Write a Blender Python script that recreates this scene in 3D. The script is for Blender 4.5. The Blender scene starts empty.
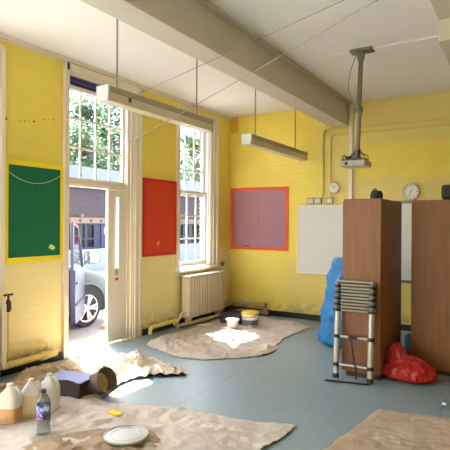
import bpy, bmesh, math, random
from mathutils import Vector, Matrix, noise
from mathutils.geometry import delaunay_2d_cdt
random.seed(7)
PI = math.pi
scn = bpy.context.scene
COL = scn.collection

# ------------------------------------------------------------------ helpers
class M:
    def __init__(s): s.b = bmesh.new(); s.sm = False
    def add(s, vs, fs):
        v = [s.b.verts.new(p) for p in vs]
        for f in fs:
            try: s.b.faces.new([v[i] for i in f])
            except ValueError: pass
        return v
    def box(s, x0, x1, y0, y1, z0, z1, bev=0):
        vs = [(x0,y0,z0),(x1,y0,z0),(x1,y1,z0),(x0,y1,z0),(x0,y0,z1),(x1,y0,z1),(x1,y1,z1),(x0,y1,z1)]
        v = s.add(vs, [(0,3,2,1),(4,5,6,7),(0,1,5,4),(1,2,6,5),(2,3,7,6),(3,0,4,7)])
        if bev:
            es = {e for q in v for e in q.link_edges}
            bmesh.ops.bevel(s.b, geom=list(es), offset=bev, segments=2, affect='EDGES', profile=.6)
        return s
    def prism(s, pts, axis, a, c):
        # 2D outline pts extruded from a to c along axis (0,1,2)
        n = len(pts)
        def P(p, t):
            if axis == 0: return (t, p[0], p[1])
            if axis == 1: return (p[0], t, p[1])
            return (p[0], p[1], t)
        vs = [P(p, a) for p in pts] + [P(p, c) for p in pts]
        s.add(vs, [tuple(range(n))[::-1], tuple(range(n, 2*n))] + [(i, (i+1) % n, n+(i+1) % n, n+i) for i in range(n)])
        return s
    def tube(s, pts, r, seg=12, cap=True):
        pts = [Vector(p) for p in pts]; n = len(pts)
        rr = r if isinstance(r, (list, tuple)) else [r]*n
        rings = []; up = None
        for i, p in enumerate(pts):
            d = (pts[min(i+1, n-1)] - pts[max(i-1, 0)]).normalized()
            if up is None: up = Vector((0,0,1)) if abs(d.z) < .9 else Vector((1,0,0))
            a = d.cross(up).normalized(); u = a.cross(d).normalized(); up = u
            rings.append([s.b.verts.new(p + (a*math.cos(2*PI*k/seg) + u*math.sin(2*PI*k/seg))*rr[i]) for k in range(seg)])
        for i in range(n-1):
            for k in range(seg):
                s.b.faces.new((rings[i][k], rings[i][(k+1) % seg], rings[i+1][(k+1) % seg], rings[i+1][k]))
        if cap: s.b.faces.new(rings[0][::-1]); s.b.faces.new(rings[-1])
        s.sm = True
        return s
    def lathe(s, prof, c=(0,0,0), seg=24, mat=None, sq=None, cap=True):
        # prof (r, z); sq = superellipse exponent and y scale
        c = Vector(c); rings = []
        for r, z in prof:
            ring = []
            for k in range(seg):
                a = 2*PI*k/seg; ca, sa = math.cos(a), math.sin(a)
                if sq:
                    e, ys = sq
                    m = (abs(ca)**e + abs(sa)**e)**(-1/e); ca, sa = ca*m, sa*m*ys
                p = Vector((r*ca, r*sa, z))
                if mat: p = mat @ p
                ring.append(s.b.verts.new(c+p))
            rings.append(ring)
        for i in range(len(rings)-1):
            for k in range(seg):
                s.b.faces.new((rings[i][k], rings[i][(k+1) % seg], rings[i+1][(k+1) % seg], rings[i+1][k]))
        if cap: s.b.faces.new(rings[0][::-1]); s.b.faces.new(rings[-1])
        s.sm = True
        return s
    def build(s, name, mat, parent=None, loc=None, smooth=None, **kw):
        bmesh.ops.recalc_face_normals(s.b, faces=s.b.faces)
        me = bpy.data.meshes.new(name); s.b.to_mesh(me); s.b.free()
        if smooth if smooth is not None else s.sm:
            me.shade_smooth()
            try: me.set_sharp_from_angle(angle=math.radians(38))
            except Exception: pass
        me.materials.append(mat)
        o = bpy.data.objects.new(name, me); COL.objects.link(o)
        if parent is not None: o.parent = parent
        if loc is not None: o.location = loc
        for k, v in kw.items(): o[k] = v
        return o
def bx(*a, **k): return M().box(*a, **k)
def thing(name, label, cat, loc=(0,0,0), rz=0, group=None):
    o = bpy.data.objects.new(name, None); COL.objects.link(o)
    o.location = loc; o.rotation_euler = (0,0,rz); o['label'] = label; o['category'] = cat
    o.empty_display_size = .1
    if group: o['group'] = group
    return o
def tag(o, label, cat, group=None, kind=None):
    o['label'] = label; o['category'] = cat
    if group: o['group'] = group
    if kind: o['kind'] = kind
    return o
def struct(o, label=None):
    o['kind'] = 'structure'
    if label: o['label'] = label; o['category'] = label.split()[-1] if False else 'room shell'
    return o
def copy_tree(o, parent=None):
    c = o.copy(); COL.objects.link(c)
    if parent is not None: c.parent = parent
    for ch in list(o.children): copy_tree(ch, c)
    return c

# ------------------------------------------------------------------ materials
def srgb(r, g, b):
    f = lambda c: (c/255/12.92 if c/255 <= .04045 else ((c/255+.055)/1.055)**2.4)
    return (f(r), f(g), f(b), 1)
def mat(name, col, rough=.6, metal=0, var=.06, scale=6, bump=0, bscale=60, trans=0, alpha=1, spec=.5, ior=1.45, sub=0):
    m = bpy.data.materials.new(name); m.use_nodes = True; nt = m.node_tree; N = nt.nodes; Lk = nt.links
    p = N['Principled BSDF']
    p.inputs['Roughness'].default_value = rough; p.inputs['Metallic'].default_value = metal
    p.inputs['Transmission Weight'].default_value = trans; p.inputs['Alpha'].default_value = alpha
    p.inputs['Specular IOR Level'].default_value = spec; p.inputs['IOR'].default_value = ior
    tc = N.new('ShaderNodeTexCoord')
    nz = N.new('ShaderNodeTexNoise'); nz.inputs['Scale'].default_value = scale; nz.inputs['Detail'].default_value = 5
    Lk.new(tc.outputs['Object'], nz.inputs['Vector'])
    mx = N.new('ShaderNodeMix'); mx.data_type = 'RGBA'
    mx.inputs[6].default_value = tuple(c*(1-var) for c in col[:3])+(1,)
    mx.inputs[7].default_value = tuple(min(1, c*(1+var)) for c in col[:3])+(1,)
    Lk.new(nz.outputs['Fac'], mx.inputs[0]); Lk.new(mx.outputs[2], p.inputs['Base Color'])
    if bump:
        n2 = N.new('ShaderNodeTexNoise'); n2.inputs['Scale'].default_value = bscale; n2.inputs['Detail'].default_value = 4
        Lk.new(tc.outputs['Object'], n2.inputs['Vector'])
        bp = N.new('ShaderNodeBump'); bp.inputs['Strength'].default_value = bump; bp.inputs['Distance'].default_value = .01
        Lk.new(n2.outputs['Fac'], bp.inputs['Height']); Lk.new(bp.outputs[0], p.inputs['Normal'])
    return m
class G:
    """tiny node graph helper"""
    def __init__(s, m): s.nt = m.node_tree; s.N = s.nt.nodes; s.L = s.nt.links; s.p = s.N['Principled BSDF']; s.tc = s.N.new('ShaderNodeTexCoord'); s.o = s.tc.outputs['Object']
    def n(s, t, **k):
        q = s.N.new(t)
        for a, b in k.items(): setattr(q, a, b)
        return q
    def val(s, q, i, v):
        if hasattr(v, 'node'): s.L.new(v, q.inputs[i])
        else: q.inputs[i].default_value = v
    def math(s, op, a, b=0, clamp=False):
        q = s.n('ShaderNodeMath', operation=op); q.use_clamp = clamp; s.val(q, 0, a); s.val(q, 1, b); return q.outputs[0]
    def mix(s, f, a, b):
        q = s.n('ShaderNodeMix'); q.data_type = 'RGBA'; s.val(q, 0, f); s.val(q, 6, a); s.val(q, 7, b); return q.outputs[2]
    def noise(s, sc, det=4, vec=None, rough=.5):
        q = s.n('ShaderNodeTexNoise'); q.inputs['Scale'].default_value = sc; q.inputs['Detail'].default_value = det; q.inputs['Roughness'].default_value = rough
        s.L.new(vec or s.o, q.inputs['Vector']); return q.outputs['Fac']
    def xyz(s):
        q = s.n('ShaderNodeSeparateXYZ'); s.L.new(s.o, q.inputs[0]); return q.outputs
    def vec(s, a, b, c=0):
        q = s.n('ShaderNodeCombineXYZ'); s.val(q, 0, a); s.val(q, 1, b); s.val(q, 2, c); return q.outputs[0]
    def step(s, x, edge, w):
        # smooth 0..1 around edge
        q = s.n('ShaderNodeMapRange'); q.interpolation_type = 'SMOOTHSTEP'
        s.val(q, 0, x); q.inputs[1].default_value = edge-w; q.inputs[2].default_value = edge+w; return q.outputs[0]
    def bump(s, h, st, dist=.01, prev=None):
        q = s.n('ShaderNodeBump'); q.inputs['Strength'].default_value = st; q.inputs['Distance'].default_value = dist
        s.L.new(h, q.inputs['Height'])
        if prev: s.L.new(prev, q.inputs['Normal'])
        return q.outputs[0]
def newmat(name, rough=.6):
    m = bpy.data.materials.new(name); m.use_nodes = True; m.node_tree.nodes['Principled BSDF'].inputs['Roughness'].default_value = rough
    return m, G(m)

YEL = srgb(240,219,94); YEL2 = srgb(236,210,118); YELD = srgb(222,204,128); BEI = srgb(226,214,196)
def wall_mat(name, side):
    m, g = newmat(name, .55)
    x, y, z = g.xyz()
    nz = g.noise(1.6, 5); nf = g.noise(9, 4)
    wob = g.math('MULTIPLY', g.math('SUBTRACT', nz, .5), .25)
    base = g.mix(g.step(nz, .5, .2), srgb(233,209,88), YEL)
    if side == 'left':
        t = y
        low = g.step(g.math('ADD', z, g.math('MULTIPLY', wob, .1)), 1.16, .02)   # paler lower paint, with bounced sun glare put into the colour
        c = g.mix(low, srgb(238,222,158), base)
        crown = g.step(z, 3.49, .008); c = g.mix(crown, BEI, c) if False else g.mix(crown, c, BEI)
    elif side == 'back':
        t = x
        # primed, paler field round the conduits and behind the whiteboard; fresh yellow elsewhere
        xx = g.math('ADD', x, wob)
        zz = g.math('ADD', z, wob)
        a = g.math('MULTIPLY', g.step(xx, 1.72, .12), g.math('SUBTRACT', 1, g.step(xx, 2.35, .06)))
        b = g.math('MULTIPLY', g.step(xx, 2.1, .1), g.step(zz, 2.85, .06))
        d = g.math('MULTIPLY', g.step(xx, 2.1, .1), g.math('SUBTRACT', 1, g.step(zz, 2.33, .07)))
        e = g.math('MULTIPLY', g.step(xx, 1.15, .08), g.math('SUBTRACT', 1, g.step(zz, .9, .1)))
        f = g.math('MAXIMUM', g.math('MAXIMUM', a, b), g.math('MAXIMUM', d, e))
        c = g.mix(g.math('MULTIPLY', f, .75), base, YELD)
        lo = g.math('SUBTRACT', 1, g.step(zz, 1.05, .06))
        c = g.mix(g.math('MULTIPLY', lo, .45), c, srgb(232,208,110))
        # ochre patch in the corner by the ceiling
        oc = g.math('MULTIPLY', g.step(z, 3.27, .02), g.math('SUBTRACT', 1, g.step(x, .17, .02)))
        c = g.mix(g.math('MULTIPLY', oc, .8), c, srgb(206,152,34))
    else:
        t = g.math('ADD', x, y); c = g.mix(nz, YELD, YEL)
    # scuffs near the floor
    dirt = g.math('MULTIPLY', g.math('SUBTRACT', 1, g.step(z, .22, .12)), g.step(nf, .5, .12))
    c = g.mix(g.math('MULTIPLY', dirt, .55), c, srgb(150,128,96))
    br = g.n('ShaderNodeTexBrick'); br.inputs['Scale'].default_value = 1
    br.inputs['Brick Width'].default_value = .225; br.inputs['Row Height'].default_value = .075; br.inputs['Mortar Size'].default_value = .006
    br.inputs['Mortar Smooth'].default_value = .8
    g.L.new(g.vec(t, z), br.inputs['Vector'])
    if side == 'left':
        # outer face and reveals are bare brick
        out = g.math('SUBTRACT', 1, g.step(x, -.05, .01))
        br.inputs['Color1'].default_value = srgb(100,90,90); br.inputs['Color2'].default_value = srgb(70,62,66); br.inputs['Mortar'].default_value = srgb(206,200,196)
        b2 = g.n('ShaderNodeTexBrick'); b2.inputs['Scale'].default_value = 1
        b2.inputs['Brick Width'].default_value = .225; b2.inputs['Row Height'].default_value = .075; b2.inputs['Mortar Size'].default_value = .01
        b2.inputs['Color1'].default_value = srgb(92,80,80); b2.inputs['Color2'].default_value = srgb(60,54,58); b2.inputs['Mortar'].default_value = srgb(170,166,162)
        g.L.new(g.vec(g.math('ADD', x, y), z), b2.inputs['Vector'])
        c = g.mix(out, c, b2.outputs['Color'])
    g.L.new(c, g.p.inputs['Base Color'])
    n1 = g.bump(g.math('SUBTRACT', 1, br.outputs['Fac']), .5, .005)
    g.L.new(g.bump(g.noise(25, 5), .25, .006, n1), g.p.inputs['Normal'])
    return m
MT = {}
MT['wl'] = wall_mat('painted_brick_left', 'left'); MT['wb'] = wall_mat('painted_brick_back', 'back'); MT['wo'] = wall_mat('painted_brick', 'o')
MT['ceil'] = mat('ceiling_paint', srgb(238,234,230), .8, var=.02, scale=1.5, bump=.06)
MT['beam'] = mat('beam_paint', srgb(204,194,178), .6, var=.03, scale=2, bump=.05)
MT['trim'] = mat('gloss_trim_paint', srgb(232,218,198), .35, var=.03, scale=3, bump=.05)
MT['frame'] = mat('white_window_paint', srgb(240,236,228), .35, var=.02, scale=4)
MT['cream'] = mat('cream_door_paint', srgb(224,214,196), .4, var=.03, scale=2)
MT['black'] = mat('black_paint', srgb(38,36,38), .5, var=.2, scale=8)
MT['rad'] = mat('radiator_enamel', srgb(226,212,190), .35, var=.04, scale=5)
MT['pipey'] = mat('yellow_pipe_paint', srgb(224,204,120), .4, var=.08, scale=8, bump=.1)
MT['pipeb'] = mat('dusty_pipe_paint', srgb(176,160,132), .6, var=.15, scale=10, bump=.2)
MT['grey'] = mat('grey_enamel', srgb(150,144,132), .45, var=.05)
MT['greyd'] = mat('dull_galvanised', srgb(126,120,108), .45, .6, var=.1, scale=20)
MT['lamp'] = mat('lamp_housing_enamel', srgb(170,160,140), .5, var=.05)
MT['lampend'] = mat('lamp_end_enamel', srgb(206,206,202), .5, var=.03)
MT['diff'] = mat('prismatic_diffuser', srgb(226,216,188), .4, var=.02, trans=.15, bump=.1, bscale=150)
MT['alu'] = mat('aluminium', srgb(196,192,184), .35, .75, var=.08, scale=15)
MT['alu2'] = mat('telescoping_aluminium', srgb(170,164,150), .4, .8, var=.15, scale=30)
MT['plast'] = mat('black_plastic', srgb(34,32,32), .45, var=.1)
MT['white'] = mat('white_plastic', srgb(232,228,220), .4, var=.02)
MT['wbd'] = mat('whiteboard_enamel', srgb(214,212,208), .25, var=.04, scale=3)
MT['green'] = mat('green_baize', srgb(22,106,70), .9, var=.08, scale=3, bump=.15, bscale=250)
MT['gedge'] = mat('yellow_board_frame', srgb(240,216,46), .6, var=.03)
MT['red'] = mat('red_baize', srgb(214,66,28), .85, var=.06, scale=3, bump=.1, bscale=250)
MT['redge'] = mat('crimson_board_frame', srgb(200,36,30), .6, var=.04)
MT['purple'] = mat('mauve_baize', srgb(166,122,136), .9, var=.05, scale=4, bump=.1, bscale=250)
MT['oedge'] = mat('orange_board_frame', srgb(232,86,44), .6, var=.04)
MT['blind'] = mat('navy_blind_cloth', srgb(58,58,96), .8, var=.08)
MT['blueb'] = mat('blue_plastic', srgb(34,124,190), .3, var=.2, scale=5, alpha=1, bump=.3, bscale=18)
MT['redb'] = mat('red_plastic_film', srgb(176,30,28), .35, var=.25, scale=9, bump=.4, bscale=22)
MT['bluep'] = mat('pale_blue_plastic', srgb(70,126,170), .4, var=.3, scale=20)
MT['tub'] = mat('tub_white_plastic', srgb(228,224,214), .4, var=.03)
MT['tubl'] = mat('tub_blue_label', srgb(98,112,134), .5, var=.12, scale=30)
MT['tuby'] = mat('yellow_paint_lid', srgb(226,196,60), .4, var=.05)
MT['jug'] = mat('milky_hdpe', srgb(236,232,222), .35, var=.02, trans=.35)
MT['jliq'] = mat('tan_liquid', srgb(206,160,108), .4, var=.04)
MT['jliq2'] = mat('cream_liquid', srgb(222,206,172), .4, var=.04)
MT['bottle'] = mat('clear_pet', srgb(226,236,240), .05, var=.01, trans=.92, ior=1.2)
MT['water'] = mat('water', srgb(214,226,226), .03, var=.01, trans=.9, ior=1.33)
MT['lid'] = mat('translucent_lid', srgb(206,204,192), .35, var=.03, trans=.3)
MT['card'] = mat('cardboard', srgb(206,152,104), .8, var=.08)
MT['yscrap'] = mat('yellow_foam', srgb(232,204,52), .8, var=.08, bump=.2)
MT['pale'] = mat('pale_paper', srgb(222,220,190), .7, var=.03)
MT['string'] = mat('string', srgb(196,204,190), .8)
MT['wire'] = mat('steel_wire', srgb(150,140,128), .5, .3)
MT['ptray'] = mat('dark_stained_box', srgb(66,52,50), .7, var=.2, scale=12)
MT['news'] = mat('blue_grey_paper', srgb(128,138,178), .7, var=.15, scale=18)
MT['rbuck'] = mat('scuffed_black_rubber', srgb(112,96,84), .6, var=.25, scale=14, bump=.2)
MT['plaster'] = mat('dried_plaster', srgb(206,180,146), .8, var=.15, scale=14, bump=.4)
MT['sock'] = mat('socket_plate', srgb(206,198,180), .4, var=.03)
MT['glass'] = None
def glass():
    m, g = newmat('window_glass', 0)
    tr = g.n('ShaderNodeBsdfTransparent'); tr.inputs[0].default_value = (.94,.95,.96,1)
    gl = g.n('ShaderNodeBsdfGlossy'); gl.inputs['Roughness'].default_value = .03
    ge = g.n('ShaderNodeNewGeometry'); dt = g.n('ShaderNodeVectorMath', operation='DOT_PRODUCT')
    g.L.new(ge.outputs['Normal'], dt.inputs[0]); g.L.new(ge.outputs['Incoming'], dt.inputs[1])
    k = g.math('POWER', g.math('SUBTRACT', 1, g.math('ABSOLUTE', dt.outputs['Value']), True), 5)   # Schlick reflectance, same from both sides
    fr = g.math('MULTIPLY_ADD', k, .9); fr.node.inputs[2].default_value = .03
    mx = g.n('ShaderNodeMixShader'); g.L.new(fr, mx.inputs[0]); g.L.new(tr.outputs[0], mx.inputs[1]); g.L.new(gl.outputs[0], mx.inputs[2])
    g.L.new(mx.outputs[0], g.N['Material Output'].inputs['Surface'])
    return m
MT['glass'] = glass()
def floor_mat():
    m, g = newmat('grey_blue_vinyl', .42)
    x, y, z = g.xyz()
    n = g.noise(.9, 6, rough=.6); n2 = g.noise(14, 4)
    c = g.mix(n, srgb(116,136,144), srgb(138,158,166))
    c = g.mix(g.math('MULTIPLY', g.step(n2, .56, .12), .25), c, srgb(166,172,168))
    # welded sheet seams every 2 m
    fx = g.math('ABSOLUTE', g.math('SUBTRACT', g.math('FRACT', g.math('DIVIDE', g.math('SUBTRACT', x, 1.05), 2)), .5))
    seam = g.math('SUBTRACT', 1, g.step(fx, .003, .002))
    tone = g.step(g.math('PINGPONG', g.math('SUBTRACT', x, .05), 2), 1, .01)
    c = g.mix(g.math('MULTIPLY', tone, .0), c, srgb(120,132,134))
    c = g.mix(g.math('MULTIPLY', seam, .6), c, srgb(96,108,112))
    g.L.new(c, g.p.inputs['Base Color'])
    r = g.n('ShaderNodeMapRange'); g.L.new(n2, r.inputs[0]); r.inputs[3].default_value = .34; r.inputs[4].default_value = .52
    g.L.new(r.outputs[0], g.p.inputs['Roughness'])
    g.L.new(g.bump(g.noise(40, 3), .06, .004), g.p.inputs['Normal'])
    return m
MT['floor'] = floor_mat()
def cloth_mat(name, c1, c2):
    m, g = newmat(name, .9)
    n = g.noise(2.2, 6, rough=.65); n2 = g.noise(30, 3)
    c = g.mix(g.step(n, .5, .16), c1, c2)
    c = g.mix(g.math('MULTIPLY', g.step(g.noise(7, 5), .66, .03), .35), c, srgb(236,228,214))   # paint spots
    g.L.new(c, g.p.inputs['Base Color'])
    g.p.inputs['Sheen Weight'].default_value = .1
    rd = g.math('ABSOLUTE', g.math('SUBTRACT', g.noise(4.5, 6, rough=.55), .5))
    b1 = g.bump(g.math('SUBTRACT', 1, g.math('MULTIPLY', rd, 4, True)), .55, .02)
    g.L.new(g.bump(n2, .3, .004, b1), g.p.inputs['Normal'])
    return m
MT['cloth'] = cloth_mat('cotton_dust_sheet', srgb(198,185,170), srgb(182,167,152))
MT['cloth2'] = cloth_mat('brown_dust_sheet', srgb(184,160,130), srgb(166,140,110))
def wood_mat():
    m, g = newmat('cherry_laminate', .42)
    x, y, z = g.xyz()
    n = g.noise(1, 6, vec=g.vec(g.math('MULTIPLY', g.math('ADD', x, y), 22), g.math('MULTIPLY', z, 1.2), 0), rough=.6)
    c = g.mix(g.step(n, .5, .22), srgb(130,80,48), srgb(150,95,58))
    g.L.new(c, g.p.inputs['Base Color'])
    return m
MT['wood'] = wood_mat()
def brick_mat(name, a, b, mo, axis='y', scale=1):
    m, g = newmat(name, .85)
    x, y, z = g.xyz()
    br = g.n('ShaderNodeTexBrick'); br.inputs['Scale'].default_value = scale
    br.inputs['Brick Width'].default_value = .3; br.inputs['Row Height'].default_value = .1; br.inputs['Mortar Size'].default_value = .008
    br.inputs['Color1'].default_value = a; br.inputs['Color2'].default_value = b; br.inputs['Mortar'].default_value = mo
    g.L.new(g.vec(y if axis == 'y' else x, z), br.inputs['Vector'])
    c = g.mix(g.noise(.6, 5), br.outputs['Color'], a)
    g.L.new(c, g.p.inputs['Base Color'])
    return m
MT['brick'] = brick_mat('mauve_grey_brick', srgb(66,54,56), srgb(48,38,42), srgb(82,72,72))
MT['render'] = mat('pale_roof_fascia', srgb(116,126,138), .7, var=.04, scale=1)
MT['lintel'] = mat('buff_concrete_lintel', srgb(126,104,86), .8, var=.06, scale=2)
MT['bframe'] = mat('slate_blue_frame_paint', srgb(38,42,60), .5, var=.06)
MT['navy'] = mat('navy_door_paint', srgb(42,48,84), .5, var=.06)
MT['darkpane'] = mat('dark_office_glass', srgb(34,34,38), .1, var=.1)
MT['darkpane2'] = mat('olive_reflection_glass', srgb(70,70,58), .15, var=.2, scale=3)
MT['redpost'] = mat('red_gloss_paint', srgb(140,22,34), .4, var=.05)
MT['yard'] = mat('pale_concrete_yard', srgb(128,122,118), .9, var=.08, scale=.7, bump=.1)
MT['car'] = mat('silver_blue_car_paint', srgb(66,72,70), .35, 0, var=.01)
MT['cardoor'] = mat('car_door_sky_tint', srgb(38,48,74), .4, 0, var=.02)  # blue sky reflection is painted into the door colour
MT['tyre'] = mat('tyre_rubber', srgb(36,36,42), .8, var=.1)
MT['alloy'] = mat('alloy_wheel', srgb(206,204,204), .3, .5, var=.02)
MT['carin'] = mat('car_interior_cloth', srgb(40,42,50), .9, var=.2)
MT['bark'] = mat('tree_bark', srgb(92,76,62), .9, var=.2, bump=.5, bscale=12)
def leaf_mat(name, a, b):
    m, g = newmat(name, .5)
    g.L.new(g.mix(g.step(g.noise(3, 4), .5, .15), a, b), g.p.inputs['Base Color'])
    # thin leaves let sunlight through
    tl = g.n('ShaderNodeBsdfTranslucent'); tl.inputs[0].default_value = (b[0]*1.2, b[1]*1.3, b[2], 1)
    mx = g.n('ShaderNodeMixShader'); mx.inputs[0].default_value = .45
    g.L.new(g.p.outputs[0], mx.inputs[1]); g.L.new(tl.outputs[0], mx.inputs[2]); g.L.new(mx.outputs[0], g.N['Material Output'].inputs['Surface'])
    return m
MT['leaf1'] = leaf_mat('green_leaves', srgb(34,54,38), srgb(62,84,58))
MT['leaf2'] = leaf_mat('dark_green_leaves', srgb(30,46,38), srgb(52,74,60))

# ------------------------------------------------------------------ room shell
D, H = 7.83, 3.56; XR, YF = 7.2, -3.2; WT = .26
# openings in the left wall: (y0, y1, z0, z1); first two, unseen, widened for light
OPEN = [(-2.9,-.7,.3,3.4), (-.4,1.7,.3,3.4), (1.92,3.02,.85,3.4), (4.05,5.2,0,3.42), (6.24,7.2,.85,3.4)]
struct(bx(0, XR, YF, D, -.12, 0).build('floor', MT['floor']))
struct(bx(-.02, XR, YF, D+.02, H, H+.15).build('ceiling', MT['ceil']))
w = M(); ycur = YF
for (a, b, c, d) in OPEN:
    w.box(-WT, 0, ycur, a, -.25, H+.1)
    w.box(-WT, 0, a, b, -.25, c) if c > 0 else w.box(-WT, 0, a, b, -.25, -.0)
    w.box(-WT, 0, a, b, d, H+.1); ycur = b
w.box(-WT, 0, ycur, D+.25, -.25, H+.1)
struct(w.build('wall_left', MT['wl']))
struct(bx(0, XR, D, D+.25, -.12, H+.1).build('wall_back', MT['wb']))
# right and front walls (out of view); front window added for fill daylight
w = M(); ycur = YF
RO = []
for (a, b, c, d) in RO:
    w.box(XR, XR+.3, ycur, a, 0, H+.1); w.box(XR, XR+.3, a, b, 0, c); w.box(XR, XR+.3, a, b, d, H+.1); ycur = b
w.box(XR, XR+.3, ycur, D+.25, 0, H+.1)
struct(w.build('wall_right', MT['wo']))
w = M(); xc = 0
for (a, b, c, d) in [(.8,1.7,1.0,3.2)]:
    w.box(xc, a, YF-.3, YF, 0, H+.1); w.box(a, b, YF-.3, YF, 0, c); w.box(a, b, YF-.3, YF, d, H+.1); xc = b
w.box(xc, XR, YF-.3, YF, 0, H+.1)
struct(w.build('wall_front', MT['wo']))
# unseen overhang over the left wall, added to cut off the high sun
struct(bx(-1.32, -WT, 1.7, D+1, 3.62, 3.78).build('trim_sun_block', MT['render']))
# cornice strip, baseboards
struct(bx(0, .02, YF, D-.001, H-.05, H).build('trim_cornice', MT['trim']))
struct(bx(.0, XR, D-.025, D, 0, .09).build('baseboard_back', MT['black']))
w = M()
for a, b in ((YF,-2.9),(-.7,-.4),(1.7,1.92),(3.02,3.96),(5.4,D-.03)): w.box(0, .022, a, b, 0, .085)
struct(w.build('baseboard_left', MT['black']))
# ceiling beams
b1 = bx(1.94, 2.21, YF, D, 3.18, H, bev=.008); struct(b1.build('trim_beam_near_windows', MT['beam']))
struct(bx(2.21, 2.27, YF, D-.002, H-.035, H).build('trim_beam_fillet', MT['beam']))
struct(bx(4.12, 4.75, YF, 3.77, 3.05, H, bev=.008).build('trim_beam_right', MT['beam']))
struct(bx(4.12, 4.9, 3.772, D-.002, 2.9, H, bev=.008).build('trim_beam_deep', MT['beam']))
struct(bx(2.28, 4.11, 5.5, 5.58, H-.012, H).build('trim_ceiling_batten', MT['ceil']))

# sash windows
def sash(name, y0, y1, z0, z1, ncol=3, zr=None, blind=False):
    """painted casing on the wall, box frame in the reveal, two sashes with glazing bars"""
    t = thing(name, None, None, (0, (y0+y1)/2, z0)); del t['label']; del t['category']; t['kind'] = 'structure'
    oy, oz = (y0+y1)/2, z0
    def B(m, xa, xb, ya, yb, za, zb, bev=0): return m.box(xa, xb, ya-oy, yb-oy, za-oz, zb-oz, bev)
    m = M()
    for s, e in ((-1, y0), (1, y1)):
        for o0, o1, d in ((-.03,.02,.012), (.02,.07,.03), (.07,.12,.02), (.12,.17,.045)):
            ya, yb = (e+s*o0, e+s*o1); ya, yb = min(ya, yb), max(ya, yb)
            if s == -1 and ncol == 3 and o0 > .05: continue
            B(m, .0, d, ya, yb, z0-.0, z1+.07, .004)
    B(m, 0, .03, y0-.05, y1+.16, z1+.0, z1+.1, .004)
    m.build('casing', MT['trim'], t)
    m = M()   # box frame lining the reveal
    B(m, -.20, .0, y0, y0+.05, z0, z1); B(m, -.20, .0, y1-.05, y1, z0, z1)
    B(m, -.20, .0, y0, y1, z1-.05, z1); B(m, -.20, .0, y0, y1, z0, z0+.04)
    B(m, -.06, -.03, y1-.07, y1-.05, z0+.04, z1-.05); B(m, -.06, -.03, y0+.05, y0+.07, z0+.04, z1-.05)
    m.build('window_frame', MT['frame'], t)
    m = M(); B(m, -.04, .09, y0-.08, y1+.09, z0-.025, z0+.012, .006); m.build('window_sill', MT['frame'], t)
    zm = zr[len(zr)//2]
    for k, (za, zb, X) in enumerate(((zr[0], zm, -.09), (zm, zr[-1], -.135))):
        m = M(); ya, yb = y0+.055, y1-.055
        B(m, X-.02, X+.02, ya, ya+.045, za-.05, zb+.02); B(m, X-.02, X+.02, yb-.045, yb, za-.05, zb+.02)
        B(m, X-.0195, X+.0195, ya, yb, za-.06, za+.012); B(m, X-.0195, X+.0195, ya, yb, zb-.012, zb+.03)
        ga, gb = ya+.045, yb-.045
        for i in range(1, ncol): c = ga+(gb-ga)*i/ncol; B(m, X-.012, X+.012, c-.011, c+.011, za, zb)
        for i in range(1, 3): c = za+(zb-za)*i/3; B(m, X-.011, X+.011, ga, gb, c-.011, c+.011)
        s = m.build('sash', MT['frame'], t)
        g = M(); B(g, X-.002, X+.002, ya+.04, yb-.04, za, zb); g.build('pane', MT['glass'], s)
    return t
ZR = (.97, 1.36, 1.74, 2.11, 2.49, 2.86, 3.22)
sash('window_2', 6.24, 7.2, .87, 3.34, 3, ZR)
for i, (a, b, c, d) in enumerate(OPEN[:3]): sash('window_%d' % (1, 3, 4)[2-i], a, b, c+.02, 3.34, 3, tuple(c+.12+(3.22-c-.12)*q/6 for q in range(7)))  # the two out of view are oversized to let in more light
# windows added in the walls behind the camera for extra daylight
for k, (a, b, c, d) in enumerate(RO):
    m = M(); 
    for q in (a, (a+b)/2, b-.05): m.box(XR+.1, XR+.15, q, q+.05, c, d)
    for q in (c, (c+d)/2, d-.05): m.box(XR+.1, XR+.149, a, b, q, q+.05)
    o = struct(m.build('window_%d' % (5+k), MT['frame'])); bx(XR+.12, XR+.124, a, b, c, d).build('pane', MT['glass'], o)
for k, (a, b) in enumerate(((.8,1.7),)):
    m = M()
    for q in (a, (a+b)/2, b-.05): m.box(q, q+.05, YF-.15, YF-.1, 1.0, 3.2)
    for q in (1.0, 2.1, 3.15): m.box(a, b, YF-.149, YF-.1, q, q+.05)
    o = struct(m.build('window_%d' % (7+k), MT['frame'])); bx(a, b, YF-.12, YF-.124, 1.0, 3.2).build('pane', MT['glass'], o)

# double door with fanlight
t = thing('door_1', None, None, (0, 4.6, 0)); del t['label']; del t['category']; t['kind'] = 'structure'
def B(m, xa, xb, ya, yb, za, zb, bev=0): return m.box(xa, xb, ya-4.6, yb-4.6, za, zb, bev)
m = M()
for ya, yb, d in ((3.975, 4.045, .03), (3.965, 3.99, .045)): B(m, 0, d, ya, yb, 0, 3.5, .004)
for ya, yb, d in ((5.19,5.22,.010), (5.22,5.26,.025), (5.26,5.31,.014), (5.31,5.35,.03)): B(m, 0, d, ya, yb, 0, 3.5, .005)
B(m, 0, .03, 4.0, 5.36, 3.4, 3.5, .004)
m.build('casing', MT['trim'], t)
m = M()
B(m, -.2, .0, 4.03, 4.07, 0, 3.42); B(m, -.2, -.0, 5.16, 5.21, 0, 3.42); B(m, -.16, -.03, 5.11, 5.16, 0, 3.42, .004)
B(m, -.2, 0, 4.05, 5.2, 3.38, 3.43)
B(m, -.17, -.05, 4.05, 5.15, 2.05, 2.13, .004); B(m, -.15, -.03, 4.05, 5.2, 2.07, 2.10, .004)
B(m, -.15, -.1, 4.05, 5.12, 3.26, 3.32)
m.build('door_frame', MT['trim'], t)
m = M(); X = -.12; ya, yb = 4.065, 5.12
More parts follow.
